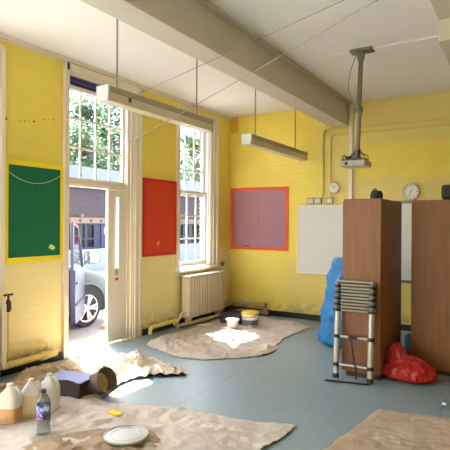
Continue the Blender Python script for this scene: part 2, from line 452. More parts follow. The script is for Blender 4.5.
B(m, X-.022, X+.022, ya, ya+.035, 2.11, 3.27); B(m, X-.022, X+.022, yb-.035, yb, 2.11, 3.27)
B(m, X-.021, X+.021, ya, yb, 2.11, 2.16); B(m, X-.021, X+.021, ya, yb, 3.24, 3.28)
for c in (4.345, 4.60, 4.85): B(m, X-.013, X+.013, c-.012, c+.012, 2.14, 3.26)
for c in (2.53, 2.89): B(m, X-.012, X+.012, ya, yb, c-.012, c+.012)
s = m.build('fanlight', MT['frame'], t); g = M(); B(g, X-.002, X+.002, 4.1, 5.09, 2.15, 3.25); g.build('pane', MT['glass'], s)
# narrow leaf with a glazed strip
m = M(); xa, xb = -.085, -.04
B(m, xa, xb, 4.755, 4.88, .015, 2.045, .003); B(m, xa, xb, 4.945, 5.11, .015, 2.045, .003)
B(m, xa+.001, xb-.001, 4.87, 4.95, .015, 1.0); B(m, xa+.001, xb-.001, 4.87, 4.95, 1.95, 2.045)
B(m, xb, xb+.012, 4.865, 4.88, .99, 1.96); B(m, xb, xb+.012, 4.945, 4.96, .99, 1.96)
s = m.build('door_leaf', MT['cream'], t)
g = M(); B(g, -.065, -.06, 4.878, 4.948, 1.0, 1.95); g.build('pane', MT['glass'], s)
g = M(); B(g, xb, xb+.003, 4.885, 4.945, .90, .97); g.build('notice_sticker', mat('pale_green_sticker', srgb(170,178,150), .5), s)
g = M(); B(g, xb, xb+.003, 4.885, 4.955, .83, .865); g.build('warning_sticker', mat('red_sticker', srgb(206,84,66), .5), s)
# blind rolled up at the head of the fanlight
bl = thing('roller_blind', 'rolled navy blue blind at the top of the window over the doorway', 'blind', (-.065, 4.6, 3.31))
M().tube([(0,-.5,.035), (0,.52,.035)], .032, 14).build('blind_roll', MT['blind'], bl)
bx(-.03, -.02, -.5, .52, -.02, .035).build('blind_cloth', MT['blind'], bl)
bx(-.012, .012, -.53, -.5, 0, .07).build('bracket', MT['white'], bl); bx(-.012, .012, .52, .545, 0, .07).build('bracket', MT['white'], bl)
struct(bx(-WT-.3, 0, 4.05, 5.2, -.06, -.001).build('trim_threshold', MT['lintel']))

# ------------------------------------------------------------------ boards on the walls
def board(name, label, cat, plane, a0, a1, z0, z1, edge, face, me, th=.02):
    """plane 'x': hangs on the left wall, spans y; 'y': back wall, spans x"""
    c = (a0+a1)/2; w2 = (a1-a0)/2; h = z1-z0
    loc = (0, c, z0) if plane == 'x' else (c, D, z0)
    t = thing(name, label, cat, loc)
    def bb(m, u0, u1, v0, v1, d0, d1, bev=0):
        if plane == 'x': m.box(d0, d1, u0, u1, v0, v1, bev)
        else: m.box(u0, u1, -d1, -d0, v0, v1, bev)
    m = M(); e = edge
    bb(m, -w2, w2, 0, e, .001, th, .002); bb(m, -w2, w2, h-e, h, .001, th, .002); bb(m, -w2, -w2+e, e, h-e, .001, th-.0005, .002); bb(m, w2-e, w2, e, h-e, .001, th-.0005, .002)
    m.build('frame', me, t)
    m = M(); bb(m, -w2+e*.9, w2-e*.9, e*.9, h-e*.9, .001, th*.6); m.build('panel', face, t)
    return t, bb
t, bb = board('notice_board', 'green pin board with a yellow frame, left of the open doorway', 'notice board', 'x', 3.19, 3.98, 1.17, 2.27, .055, MT['green'], MT['gedge'])
def ty(y, z): return (y-3.585, z-1.17)
pts = []
for k in range(21):
    u = k/20; y = 3.24+.70*u; z = 2.135+.03*u-.13*4*u*(1-u)*(.9)
    pts.append((.024, *ty(y, z)))
M().tube(pts, .0035, 6).build('string', MT['string'], t, label='slack pale string hung across the green panel')
gt = mat('green_tear', srgb(16,78,56), .9)
for k, (y, ln) in enumerate(((3.40,.03),(3.50,.09),(3.585,.10),(3.66,.06))):
    a, b = ty(y, 2.03); bx(.0135, .0145, a-.004, a+.004, b-ln, b).build('torn_strip', gt, t)
a, b = ty(3.81, 1.32)
M().prism([(a-.05,b-.005),(a-.02,b+.035),(a+.02,b+.02),(a+.05,b-.01),(a+.01,b-.035)], 0, .013, .0165).build('sticker', mat('lime_sticker', srgb(206,222,120), .6), t)
t, bb = board('notice_board', 'plain red pin board with a darker red frame, between doorway and window', 'notice board', 'x', 5.39, 6.19, 1.12, 2.25, .045, MT['red'], MT['redge'])
M().prism([(-.10,.17),(-.06,.22),(-.03,.21),(-.05,.15)], 0, .012, .0155).build('paper_scrap', mat('peach_scrap', srgb(240,170,90), .7), t)
t, bb = board('notice_board', 'faded mauve pin board with an orange frame, on the back wall', 'notice board', 'y', .015, 1.17, 1.14, 2.25, .05, MT['purple'], MT['oedge'])
m = M(); bb(m, -.28, -.17, .053, .07, .012, .02); m.build('paper_scrap', MT['black'], t)
m = M(); bb(m, -.003, .003, .05, 1.06, .012, .0135); m.build('panel_joint', mat('mauve_joint', srgb(140,100,114), .9), t)
t, bb = board('whiteboard', 'blank whiteboard with thin rim, left of the brown cupboards', 'whiteboard', 'y', 1.34, 2.62, .78, 1.92, .018, MT['wbd'], MT['white'])
m = M(); bb(m, -.55, .55, -.012, 0, .001, .06, .002); m.build('pen_tray', MT['alu'], t)
t, bb = board('whiteboard', 'pale board with grey rail seen in the slot between the two cupboards', 'whiteboard', 'y', 2.72, 4.3, .72, 1.97, .045, MT['wbd'], MT['greyd'], .03)

# nail plugs in a row on the left pier
HR = mat('plug_brown', srgb(96,72,52), .8)
for k, (y, z, r) in enumerate(((3.225,2.685,.013),(3.39,2.69,.006),(3.45,2.70,.007),(3.50,2.715,.005),(3.57,2.72,.010),(3.69,2.76,.007),(3.83,2.785,.007))):
    o = M().lathe([(r,0),(r*.9,.005),(.001,.007)], seg=10, mat=Matrix.Rotation(PI/2, 4, 'Y')).build('wall_plug', HR, loc=(0, y, z))
    tag(o, 'dark nail plug in the row on yellow wall above the green board' if k else 'largest dark plug at the left end of the row above the green board', 'wall plug', 'plugs above the green board' if k else None)

# ------------------------------------------------------------------ radiators and pipes
def radiator(label, y0, y1, n, z0=.14, z1=.80):
    t = thing('radiator', label, 'radiator', (.13, (y0+y1)/2, 0))
    w = (y1-y0)/n
    for i in range(n):
        c = -(y1-y0)/2+w*(i+.5)
        m = M(); q = w*.30
        m.prism([(c-q,z0+.03),(c-q*.6,z0),(c+q*.6,z0),(c+q,z0+.03),(c+q,z1-.04),(c+q*.6,z1),(c-q*.6,z1),(c-q,z1-.04)], 0, -.07, .07)
        m.build('column', MT['rad'], t)
    m = M(); L = (y1-y0)/2-.02
    m.tube([(0,-L,z0+.07),(0,L,z0+.07)], .028, 12); m.tube([(0,-L,z1-.09),(0,L,z1-.09)], .028, 12)
    m.build('header', MT['rad'], t)
    for yy in (-L+.05, L-.1): bx(-.05, .05, yy, yy+.05, 0, z0+.02).build('foot', MT['rad'], t)
    return t, L
t, L = radiator('cream column radiator under the tall sash window, beside the corner', 6.25, 7.32, 14, .12, .77)
m = M().tube([(0,L,.69),(0,L+.05,.71),(0,L+.06,.76),(0,L+.06,.86)], .012, 10); m.build('valve_pipe', MT['rad'], t)
m = M().tube([(0,L+.06,.86),(0,L+.06,.92)], .02, 12); m.box(-.035, .035, L+.03, L+.09, .92, .935, .004); m.build('valve', MT['plast'], t)
bx(-.085, .09, -.58, .55, .772, .788, bev=.003).build('top_shelf', MT['frame'], t)
t, L = radiator('grey cream radiator at the left edge of the photo, cut by the frame', 2.0, 3.12, 14)
m = M().tube([(-.01,L+.0,.20),(-.01,L+.06,.20),(-.01,L+.08,.24),(-.01,L+.08,.70)], .011, 10); m.build('valve_pipe', MT['pipey'], t)
m = M(); m.tube([(-.01,L+.08,.68),(-.01,L+.08,.71),(-.01,L+.08,.78),(-.01,L+.08,.81),(-.01,L+.08,.85)], [.018,.03,.026,.012,.010], 12)
m.tube([(-.01,L+.03,.855),(-.01,L+.13,.855)], .011, 8); m.build('valve', mat('bronze_valve', srgb(64,46,40), .5, .3), t)
def pipe(name, label, pts, r, mt, seg=12, extra=None):
    p0 = Vector(pts[0]); p0 = Vector((p0.x, p0.y, 0))
    o = M().tube([Vector(p)-p0 for p in pts], r, seg).build(name, mt, loc=p0)
    tag(o, label, 'pipe'); return o
def arc(c, r, a0, a1, plane, n=6):
    out = []
    for k in range(n+1):
        a = a0+(a1-a0)*k/n; u, v = r*math.cos(a), r*math.sin(a)
        out.append((c[0], c[1]+u, c[2]+v) if plane == 'yz' else (c[0]+u, c[1]+v, c[2]))
    return out
o = pipe('heating_pipe', 'thick yellow painted pipe along the skirting left of the doorway', [(.09,3.125,.12),(.09,3.66,.12)], .035, MT['pipey'], 16)
m = M().tube([(0,.475,.12),(0,.555,.12)], .047, 16); m.tube([(0,.535,.12),(0,.675,.12),(-.04,.715,.12)], [.04,.04,.03], 14); m.build('coupling', MT['pipey'], o)
o = pipe('heating_pipe', 'thin looped yellow pipe above the thick one, left of the doorway', [(.07,3.125,.25),(.07,3.3,.25),(.07,3.68,.265)]+arc((.07,3.68,.235),.03,PI/2,0,'yz')+[(.07,3.71,.21),(.07,3.71,.12)], .010, MT['pipey'], 10)
o = pipe('heating_pipe', 'yellow pipe with elbow running from doorway right towards the radiator', [(.10,5.46,.02),(.10,5.46,.075)]+arc((.10,5.50,.075),.04,PI,PI/2,'yz')+[(.10,5.9,.115),(.10,6.12,.115)], .030, MT['pipey'], 14)
o = pipe('heating_pipe', 'dusty cream pipe bending up to the bottom of the window radiator', [(.10,6.02,.06),(.10,6.1,.09),(.10,6.16,.15),(.11,6.2,.2),(.12,6.26,.21)], .022, MT['rad'], 12)
o = pipe('heating_pipe', 'dusty beige pipe running under the radiator into the corner', [(.16,6.02,.04),(.2,6.6,.045),(.24,7.5,.045),(.30,7.68,.05),(.42,7.73,.055),(.84,7.73,.06)], .032, MT['pipeb'], 14)
m = M().tube([(.57,1.71,.06),(.65,1.71,.06)], .045, 14); m.build('coupling', MT['pipeb'], o)
o = pipe('heating_pipe', 'upper beige pipe stub low on the back wall beside the corner', [(.06,7.3,.17),(.06,7.70,.17),(.10,7.77,.17),(.30,7.78,.17),(.76,7.78,.17)], .03, MT['pipeb'], 14)
m = M().tube([(.60,.48,.17),(.71,.48,.17)], .042, 14); m.build('end_cap', MT['pipeb'], o)

# ------------------------------------------------------------------ fluorescent strip lights
def strip(label, x, y0, y1, zb=2.665, rods=(), zt=H):
    yc = (y0+y1)/2; h = (y1-y0)/2
    t = thing('strip_light', label, 'ceiling light', (x, yc, zb), group='strip lights hung in line with the windows')
    # tapered body: wide steel spine above, prismatic diffuser below
    M().prism([(-.07,.075),(.07,.075),(.07,.135),(-.07,.135)], 1, -h+.012, h-.012).build('housing', MT['lamp'], t)
    M().prism([(-.060,0),(.060,0),(.069,.074),(-.069,.074)], 1, -h+.014, h-.014).build('diffuser', MT['diff'], t)
    for s in (-1, 1):
        M().prism([(-.064,-.003),(.064,-.003),(.073,.07),(.073,.138),(-.073,.138),(-.073,.07)], 1, s*h-.013, s*h+.013).build('end_cap', MT['lampend'] if s == -1 else MT['lamp'], t)
    for ry in rods:
        M().tube([(0,ry-yc,.135),(0,ry-yc,zt-zb-.04)], .009, 8).build('suspension_rod', MT['grey'], t)
        M().lathe([(.04,zt-zb-.03),(.045,zt-zb-.012),(.045,zt-zb)], (0,ry-yc,0), 16).build('ceiling_rose', MT['white'], t)
    return t
t = strip('near strip light hanging on two rods in front of the doorway fanlight', 1.43, 3.20, 4.90, 2.69, (3.37, 4.66))
m = M().box(.070, .072, -.60, -.56, .035, .075); m.build('burn_mark', HR, t)
strip('far strip light hanging on two rods before the back wall', 1.47, 5.78, 7.72, 2.665, (6.02, 7.4))

# wires strung across the room
def wire(label, a, b, sag):
    a, b = Vector(a), Vector(b); pts = []
    for k in range(33):
        u = k/32; p = a.lerp(b, u); p.z -= sag*4*u*(1-u); pts.append(p-a)
    o = M().tube(pts, .0030, 6).build('hanging_wire', MT['wire'], loc=a); tag(o, label, 'wire'); return o
wire('lower thin wire strung from right side of door frame across the room', (.0, 5.0, 2.66), (XR, .18, 2.64), .03)
wire('upper thin wire passing just under the beam, nearer the camera', (.0, 4.72, 3.12), (XR, 1.75, 3.12), .02)

# ------------------------------------------------------------------ ceiling projector on pole
t = thing('ceiling_projector', 'grey projector bracket with trailing cables on a long ceiling pole', 'projector', (3.065, 5.53, 2.24))
M().box(-.11, .14, -.075, .075, 1.295, H-2.24, bev=.003).build('ceiling_plate', MT['greyd'], t)
M().tube([(0,0,1.31),(0,0,1.20)], [.05,.035], 14).build('flange', MT['greyd'], t)
M().tube([(0,0,1.25),(-.02,0,.60)], .026, 14).build('pole', MT['greyd'], t)
M().tube([(-.018,0,.66),(-.045,0,.12)], .033, 14).build('lower_pole', mat('pale_galvanised', srgb(150,142,120), .45, .5, var=.1), t)
m = M().tube([(-.018,0,.62),(-.018,0,.68)], .042, 14); m.box(-.075, -.045, -.02, .02, .63, .67, .003); m.build('collar', MT['greyd'], t)
m = M().tube([(-.043,0,.2),(-.045,0,.10)], [.04,.055], 12)
for a in (-1, 1):
    m.tube([(-.045,0,.14),(-.055+a*.09,-.05,.09)], .012, 8); m.tube([(-.045,0,.14),(-.055+a*.09,.09,.09)], .012, 8)
m.build('mount_arm', MT['greyd'], t)
M().box(-.195, .085, -.13, .15, .012, .075, bev=.012).build('projector_body', mat('projector_shell', srgb(176,170,158), .4, var=.05), t)
m = M(); 
for k in range(8): m.box(-.185+.033*k, -.165+.033*k, -.10, .12, .076, .10, .003)
m.build('mounting_rail', MT['greyd'], t)
M().tube([(-.12,-.137,.04),(-.12,-.12,.04)], .018, 14).build('lens', MT['plast'], t)
random.seed(3)
m = M()
for k in range(7):
    x0 = random.uniform(-.17,.08); pts = [(x0, random.uniform(-.1,.08), .09)]
    for j in range(1, 6):
        u = j/5; pts.append((x0*(1-u)+random.uniform(-.05,.05)*(1-u), random.uniform(-.08,.06)*(1-u)-.03*u,   .09+.10*u+random.uniform(0,.02)))
    m.tube(pts, .005, 6)
m.tube([(-.17,-.05,.08),(-.188,-.06,.13),(-.17,-.05,.145),(-.14,-.03,.11)], .006, 6)
m.build('cable', MT['plast'], t)
pts = [(-.04,-.03,1.31),(-.05,-.04,1.24),(-.10,-.05,1.10),(-.125,-.05,.95),(-.12,-.05,.86),(-.09,-.04,.77),(-.045,-.02,.67)]
M().tube(pts, .005, 8).build('loose_cable', MT['grey'], t)

# ------------------------------------------------------------------ conduits, sockets, clock, disc on the back wall
def onback(name, label, cat, pts, r, mt):
    p0 = Vector((pts[0][0], D, 0)); o = M().tube([Vector(p)-p0 for p in pts], r, 10).build(name, mt, loc=p0); tag(o, label, cat); return o
MT['cond'] = mat('painted_conduit', srgb(226,204,110), .5, var=.05)
Y = D-.022
onback('conduit', 'upper yellow conduit run that drops to the left socket', 'conduit', [(1.79,Y,2.06),(1.79,Y,3.08),(1.80,Y,3.13),(1.84,Y,3.155),(1.92,Y,3.16),(2.22,Y,3.16)], .013, MT['cond'])
onback('conduit', 'lower yellow conduit run that drops to the right socket', 'conduit', [(1.915,Y,2.06),(1.915,Y,3.0),(1.925,Y,3.04),(1.96,Y,3.06),(2.22,Y,3.06)], .013, MT['cond'])
onback('conduit', 'upper horizontal conduit right of the white trunking', 'conduit', [(2.32,Y,3.155),(6.9,Y,3.155)], .014, MT['cond'])
onback('conduit', 'lower horizontal conduit right of the white trunking', 'conduit', [(2.32,Y,3.06),(6.9,Y,3.06)], .014, MT['cond'])
o = bx(-.03, .03, -.035, 0, 0, H-1.925, bev=.003).build('cable_trunking', MT['trim'], loc=(2.255, D, 1.925)); tag(o, 'white vertical cable trunking dropping from beam end to whiteboard', 'trunking')
for k, (x, dw, lb) in enumerate(((1.575,.062,'left wall socket of three above the whiteboard'),(1.705,.062,'middle wall socket of three above the whiteboard'),(1.905,.058,'right wall socket of three above whiteboard, under the conduit'))):
    t = thing('wall_socket', 'grey '+lb, 'socket', (x, D, 1.945), group='sockets above the whiteboard')
    bx(-dw, dw, -.035, 0, -.005, .10, bev=.004).build('back_box', MT['grey'], t)
    bx(-dw+.008, dw-.008, -.041, -.035, .008, .082, bev=.002).build('face_plate', MT['sock'], t)
    bx(-.012, .012, -.047, -.041, .035, .06, bev=.002).build('switch', MT['white'], t)
RX = Matrix.Rotation(PI/2, 4, 'X')
t = thing('wall_clock', 'round white wall clock above the slot between the cupboards', 'clock', (3.18, D-.002, 2.10))
M().lathe([(.125,0),(.128,.02),(.125,.04),(.108,.045),(.106,.03)], seg=40, mat=RX, cap=False).build('rim', mat('clock_rim', srgb(196,188,172), .4), t)
M().lathe([(.107,.02),(.107,.03)], seg=40, mat=RX).build('dial', MT['white'], t)
for k in range(12):
    m = M(); a = k*PI/6; c, s = math.sin(a), math.cos(a); r0, r1 = (.078,.098); w_ = .006
    m.add([(c*r0+s*w_, -.0315, s*r0-c*w_), (c*r0-s*w_, -.0315, s*r0+c*w_), (c*r1-s*w_, -.0315, s*r1+c*w_), (c*r1+s*w_, -.0315, s*r1-c*w_)], [(0,1,2,3)])
    m.build('hour_mark', MT['plast'], t)
for nm, a, ln, w_ in (('hour_hand', math.radians(38), .05, .006), ('minute_hand', math.radians(205), .075, .0045)):
    c, s = math.sin(a), math.cos(a)
    M().tube([(-c*.012,-.034,-s*.012), (c*ln,-.034,s*ln)], w_*.7, 6).build(nm, MT['plast'], t)
t = thing('alarm_sounder', 'plain white round sounder on the wall above the sockets', 'alarm', (1.99, D, 2.20))
M().lathe([(.085,0),(.088,.02),(.08,.045),(.055,.055),(.05,.05),(.02,.05),(.001,.055)], seg=36, mat=RX).build('housing', MT['white'], t)
M().lathe([(.03,.0565),(.028,.06),(.001,.061)], seg=20, mat=RX).build('grille', mat('sounder_grille', srgb(196,190,180), .6), t)

# ------------------------------------------------------------------ cupboards
def cupboard(label, x, y, w=.37, d=1.0, h=1.87, rz=0):
    t = thing('cupboard', label, 'cupboard', (x, y, 0), rz, group='tall brown cupboards')
    m = M(); m.box(0, w, .0, .018, .05, h-.02, .001); m.box(0, w, d-.018, d, .05, h-.02, .001); m.box(w-.012, w, .018, d-.018, .05, h-.02); m.box(.018, w-.012, .018, d-.018, .05, .07)
    m.build('carcass', MT['wood'], t)
    bx(-.004, w+.004, -.004, d+.004, h-.02, h, bev=.002).build('top', MT['wood'], t)
    bx(.03, w-.004, .01, d-.01, 0, .05).build('plinth', mat('dark_plinth', srgb(70,50,40), .6), t)
    for k in range(2):
        dr = bx(-.018, -.001, .003+k*d/2, d/2-.002+k*d/2, .055, h-.022, bev=.001).build('door', MT['wood'], t)
        yy = d/2-.05+k*.1
        M().tube([(-.018,yy,.95),(-.045,yy,.96),(-.045,yy,1.10),(-.018,yy,1.11)], .006, 8).build('handle', MT['alu'], dr)
    return t
cupboard('left tall brown cupboard, the one the ladder leans against', 3.01, 5.15, .38, 1.0)
cupboard('right tall brown cupboard, cut off by right edge of photo', 3.605, 5.70, .42, 1.0)
t = thing('camera_bag', 'small black bag on top of the left cupboard', 'bag', (3.27, 5.45, 1.87))
m = M(); m.lathe([(.05,0),(.062,.01),(.064,.06),(.05,.095),(.02,.105)], seg=24, sq=(4,.8)); m.build('pouch', MT['plast'], t)
M().tube([(-.04,0,.09),(-.03,0,.118),(-.01,0,.122),(.0,0,.1)], .007, 8).build('carry_strap', MT['plast'], t)
M().tube([(0,-.052,.05),(0,-.060,.05)], .022, 14).build('buckle', MT['black'], t)
t = thing('speaker', 'black rounded box on top of right cupboard at right edge', 'speaker', (3.96, 5.86, 1.87))
M().box(-.09, .09, -.07, .07, .012, .17, bev=.035).build('cabinet', MT['plast'], t)
M().box(-.07, .07, -.06, .06, 0, .014, bev=.004).build('base', MT['black'], t)

# ------------------------------------------------------------------ telescopic ladder
t = thing('telescopic_ladder', 'collapsed aluminium telescopic ladder leaning on the left cupboard', 'ladder', (3.145, 5.03, 0))
lean = math.atan2(.075, 1.0)
Rm = Matrix.Rotation(-lean, 4, 'X')
def lt(x, y, z): return tuple(Rm @ Vector((x, y, z)))
for s in (-1, 1):
    M().tube([lt(s*.178,0,.03), lt(s*.178,0,.69)], .030, 18).build('stile', MT['alu'], t)
    M().tube([lt(s*.178,0,0), lt(s*.178,0,.045)], [.034,.032], 18).build('rubber_foot', MT['plast'], t)
    # nested stack of collars at the top
    for k in range(10):
        z0 = .69+k*.031; r = .043-.001*k
        M().tube([lt(s*.182,0,z0), lt(s*.182,0,z0+.020), lt(s*.182,0,z0+.021), lt(s*.182,0,z0+.029)], [r, r, r*.82, r*.82], 16).build('collar', MT['plast'] if k % 2 == 0 else MT['greyd'], t)
for k in range(9):
    z0 = .705+k*.033
    a = M(); a.tube([lt(-.15,0,z0), lt(.15,0,z0)], .0115, 12); a.build('rung', MT['alu2'], t)
for zz in (.14, .43):
    M().tube([lt(-.16,0,zz), lt(.16,0,zz)], .0145, 12).build('rung', MT['alu'], t)
    for s in (-1, 1): M().tube([lt(s*.178,0,zz-.018), lt(s*.178,0,zz+.018)], .035, 16).build('clamp', MT['plast'], t)
M().tube([lt(-.19,0,1.005), lt(.19,0,1.005)], .014, 12).build('top_bar', MT['alu2'], t)
m = M()
pts = [(-.03,-.028,.45),(-.01,-.03,.40),(.01,-.035,.32),(.025,-.035,.22),(.05,-.04,.12),(.055,-.05,.03)]
for a, b in zip(pts[:-1], pts[1:]):
    a, b = Vector(a), Vector(b); w_ = Vector((.011,0,0)); n_ = Vector((0,.002,0))
    m.add([a-w_-n_, a+w_-n_, b+w_-n_, b-w_-n_, a-w_+n_, a+w_+n_, b+w_+n_, b-w_+n_], [(0,1,2,3),(7,6,5,4),(0,4,5,1),(1,5,6,2),(2,6,7,3),(3,7,4,0)])
m.box(-.04, .05, -.022, -.014, .425, .455)
m.build('strap', MT['plast'], t)
o = M().tube([(0,0,0),(.43,.10,0)], .0095, 8).build('metal_rod', MT['plast'], loc=(2.915, 4.845, .0095)); tag(o, 'thin black rod lying on floor before the ladder feet', 'rod')

# ------------------------------------------------------------------ plastic sacks
def crumple(prof, seed, amp, fr, seg=72, rows=60, ys=.8, lean=(0,0)):
    """prof: list of (height fraction, radius x), flat bottom"""
    m = M(); rings = []; hmax = prof[-1][0]
    for i in range(rows+1):
        z = hmax*i/rows
        for (z0, r0), (z1, r1) in zip(prof[:-1], prof[1:]):
            if z0 <= z <= z1+1e-9: u = (z-z0)/(z1-z0); u = u*u*(3-2*u); r = r0+(r1-r0)*u; break
        ring = []
        for k in range(seg):
            a = 2*PI*k/seg; d = Vector((math.cos(a), math.sin(a), 0))
            q = Vector((d.x*1.2, d.y*1.2, z*1.6))*fr + Vector((seed*7.1, seed*3.3, 0))
            n = noise.fractal(q, 1, 2, 4) ; rd = 1-abs(noise.noise(q*1.7+Vector((5,2,1))))*2
            f = 1+amp*(n*.7+rd*.5)
            e = 1 if z > .03 else .6+.4*z/.03
            ring.append(m.b.verts.new((d.x*r*f*e+lean[0]*z, d.y*r*ys*f*e+lean[1]*z, z+ (amp*.06*n if z > .03 else 0))))
        rings.append(ring)
    for i in range(rows):
        for k in range(seg): m.b.faces.new((rings[i][k], rings[i][(k+1) % seg], rings[i+1][(k+1) % seg], rings[i+1][k]))
    m.b.faces.new(rings[0][::-1]); m.b.faces.new(rings[-1]); m.sm = True
    return m
t = thing('plastic_sack', 'tall blue plastic sack standing left of the ladder and cupboard', 'sack', (2.60, 6.40, 0))
crumple([(0,.27),(.06,.31),(.35,.30),(.65,.27),(.9,.25),(1.05,.23),(1.16,.19)], 1, .16, 2.6, ys=.7, lean=(.07,0)).build('bag_body', MT['blueb'], t)
m = M(); random.seed(5)
for k in range(5):
    a = k*1.25; x0, y0 = .07+.09*math.cos(a), .06*math.sin(a)
    m.tube([(x0,y0,1.02),(x0*1.2+.02,y0*1.2,1.10),(x0*1.5,y0*1.5,1.13)], [.045,.055,.02], 8)
m.build('gathered_neck', mat('deep_blue_plastic', srgb(26,74,128), .35, var=.2), t)
t = thing('plastic_bag', 'crumpled red plastic bag slumped on floor between the cupboards', 'bag', (3.64, 5.33, 0))
crumple([(0,.20),(.04,.235),(.13,.215),(.21,.13),(.25,.05)], 4, .24, 3.4, ys=.62, lean=(.1,0)).build('bag_body', MT['redb'], t)
o = crumple([(0,.07),(.05,.10),(.18,.10),(.30,.07),(.36,.035)], 6, .25, 5, 40, 30, .8); o.build('torn_neck', MT['redb'], t).location = (-.12,.03,0)
t = thing('water_container', 'blue plastic container on floor in the slot between the cupboards', 'container', (3.47, 6.42, 0))
crumple([(0,.085),(.05,.09),(.2,.085),(.26,.05)], 2, .10, 5, 40, 24, 1).build('body', MT['bluep'], t)
M().lathe([(.03,.25),(.03,.285),(.001,.29)], seg=16).build('cap', MT['white'], t)

# ------------------------------------------------------------------ dust sheets
def sheet(label, outline, mt, seed, amp=.02, fr=3.0, dirn=(1,.3), step=.026, edge=.03, humps=(), name='dust_sheet'):
    """outline: floor polygon; folds are ridged noise stretched along dirn"""
    # densify and wobble the hem
    P = []
    n = len(outline)
    for i in range(n):
        a, b = Vector(outline[i]), Vector(outline[(i+1) % n]); k = max(2, int((b-a).length/.05))
        for j in range(k):
            p = a.lerp(b, j/k); q = Vector((p.x*4, p.y*4, seed*5.))
            P.append(p+Vector((noise.noise(q), noise.noise(q+Vector((9,9,9)))))*edge)
    c = sum(P, Vector((0,0)))/len(P)
    verts = list(P); E = [(i, (i+1) % len(P)) for i in range(len(P))]
    def inside(x, y):
        r = False; j = len(P)-1
        for i in range(len(P)):
            if (P[i].y > y) != (P[j].y > y) and x < (P[j].x-P[i].x)*(y-P[i].y)/(P[j].y-P[i].y)+P[i].x: r = not r
            j = i
        return r
    x0, x1 = min(p.x for p in P), max(p.x for p in P); y0, y1 = min(p.y for p in P), max(p.y for p in P)
    yy = y0; row = 0
    while yy < y1:
        xx = x0+(row % 2)*step/2
        while xx < x1:
            if inside(xx, yy): verts.append(Vector((xx+random.uniform(-.003,.003), yy+random.uniform(-.003,.003))))
            xx += step
        yy += step*.87; row += 1
    vo, eo, fo, _, _, _ = delaunay_2d_cdt(verts, E, [], 1, 1e-5)
    d = Vector(dirn).normalized(); nrm = Vector((-d.y, d.x))
    m = M(); vs = []
    for v in vo:
        u, w_ = v.dot(d), v.dot(nrm)
        wv = noise.noise(Vector((u*1.1, w_*1.1, seed*1.3)))*.5
        r1 = (1-abs(noise.noise(Vector((u*fr*.35, (w_+wv*.3)*fr, seed*3.1))))*2.2)
        r2 = (1-abs(noise.noise(Vector((u*fr*1.1, w_*fr*1.6+4, seed*2.1+8))))*2.2)
        r3 = noise.fractal(Vector((u*fr*3, w_*fr*3, seed)), 1, 2, 3)
        mask = .35+.65*max(0, min(1, .5+1.2*noise.noise(Vector((v.x*1.2, v.y*1.2, seed+20.)))))
        r4 = 1-abs(noise.noise(Vector((u*fr*2.3+9, w_*fr*2.9, seed*4.7))))*3
        z = amp*(.8*max(0, r1)**3*mask + .8*max(0, r2)**2.5*mask + .30*max(0, r4)**2 + .45*r3) + amp*.2
        for hx, hy, hr, hz in humps:
            q = (Vector((hx, hy))-v).length/hr
            if q < 1: z += hz*(1-q*q)**2*(.7+.6*max(0, r1))
        dm = min((v-p).length for p in P[::2])
        z = .004+max(0, z)*min(1, .25+dm/.12)
        vs.append((v.x-c.x, v.y-c.y, z))
    m.add(vs, [tuple(f) for f in fo]); m.sm = True
    o = m.build(name, mt, loc=(c.x, c.y, 0))
    so = o.modifiers.new('thick', 'SOLIDIFY'); so.thickness = .003; so.offset = 1
    o.data.shade_smooth()
    tag(o, label, 'dust sheet'); return o
S1 = sheet('wide dust sheet under the radiator and buckets, back left corner', [(.30,5.50),(.36,5.15),(.44,4.98),(.78,4.86),(1.10,4.74),(1.45,4.80),(1.72,5.05),(1.93,5.34),(2.0,5.62),(1.86,5.95),(1.78,6.3),(1.83,7.2),(1.45,7.5),(.4,7.62),(.33,7.0),(.33,6.0)], MT['cloth'], 2, .030, 3.2, (.9,-.4), humps=((1.8,5.55,.3,.02),(.6,5.2,.35,.03)))
S2 = sheet('big dust sheet across the foreground under the jugs and bottle', [(.30,1.6),(.45,2.5),(.80,2.98),(1.22,3.24),(1.52,3.20),(2.14,3.42),(2.55,3.46),(3.12,3.62),(3.08,3.10),(2.95,2.6),(2.8,1.9),(2.6,1.5)], MT['cloth'], 5, .026, 3.4, (.95,.3), humps=((2.5,2.75,.5,.02),(1.9,2.45,.22,.03)))
S3 = sheet('dust sheet at the bottom right corner, edge folded over', [(3.42,3.15),(3.52,3.75),(3.60,4.34),(3.9,4.40),(4.5,4.45),(5.2,4.3),(5.2,2.2),(3.4,2.2)], MT['cloth2'], 7, .022, 2.6, (.95,.2))
S4 = sheet('brown rumpled sheet between the yellow pipes and the jugs', [(.30,1.7),(.30,3.15),(.16,3.3),(.15,4.02),(.45,4.15),(.75,3.9),(.95,3.5),(.9,2.98),(.42,2.6),(.3,1.7)], MT['cloth2'], 9, .05, 4.2, (.3,1), humps=((.45,3.4,.4,.05),(.3,2.7,.3,.04)))
S5 = sheet('crumpled sunlit dust sheet on the floor inside the doorway', [(.72,3.60),(.55,4.05),(.66,4.34),(1.0,4.50),(1.30,4.42),(1.50,4.36),(1.64,4.20),(1.42,4.04),(1.24,3.82),(1.30,3.45),(1.36,3.27),(1.22,3.14),(.98,3.3)], MT['cloth'], 12, .06, 5.5, (.8,.6), .022, humps=((.95,4.15,.28,.09),(1.35,4.1,.2,.04)))

S6 = sheet('narrow brown fold of sheet under the round plastic lid, bottom edge', [(1.68,2.2),(1.66,2.42),(1.86,2.66),(2.06,2.83),(2.3,2.90),(2.42,2.8),(2.42,2.2)], cloth_mat('tan_fold_cloth', srgb(160,134,102), srgb(142,116,86)), 15, .03, 4.5, (.8,.5), name='folded_sheet')
S6.location.z = .026
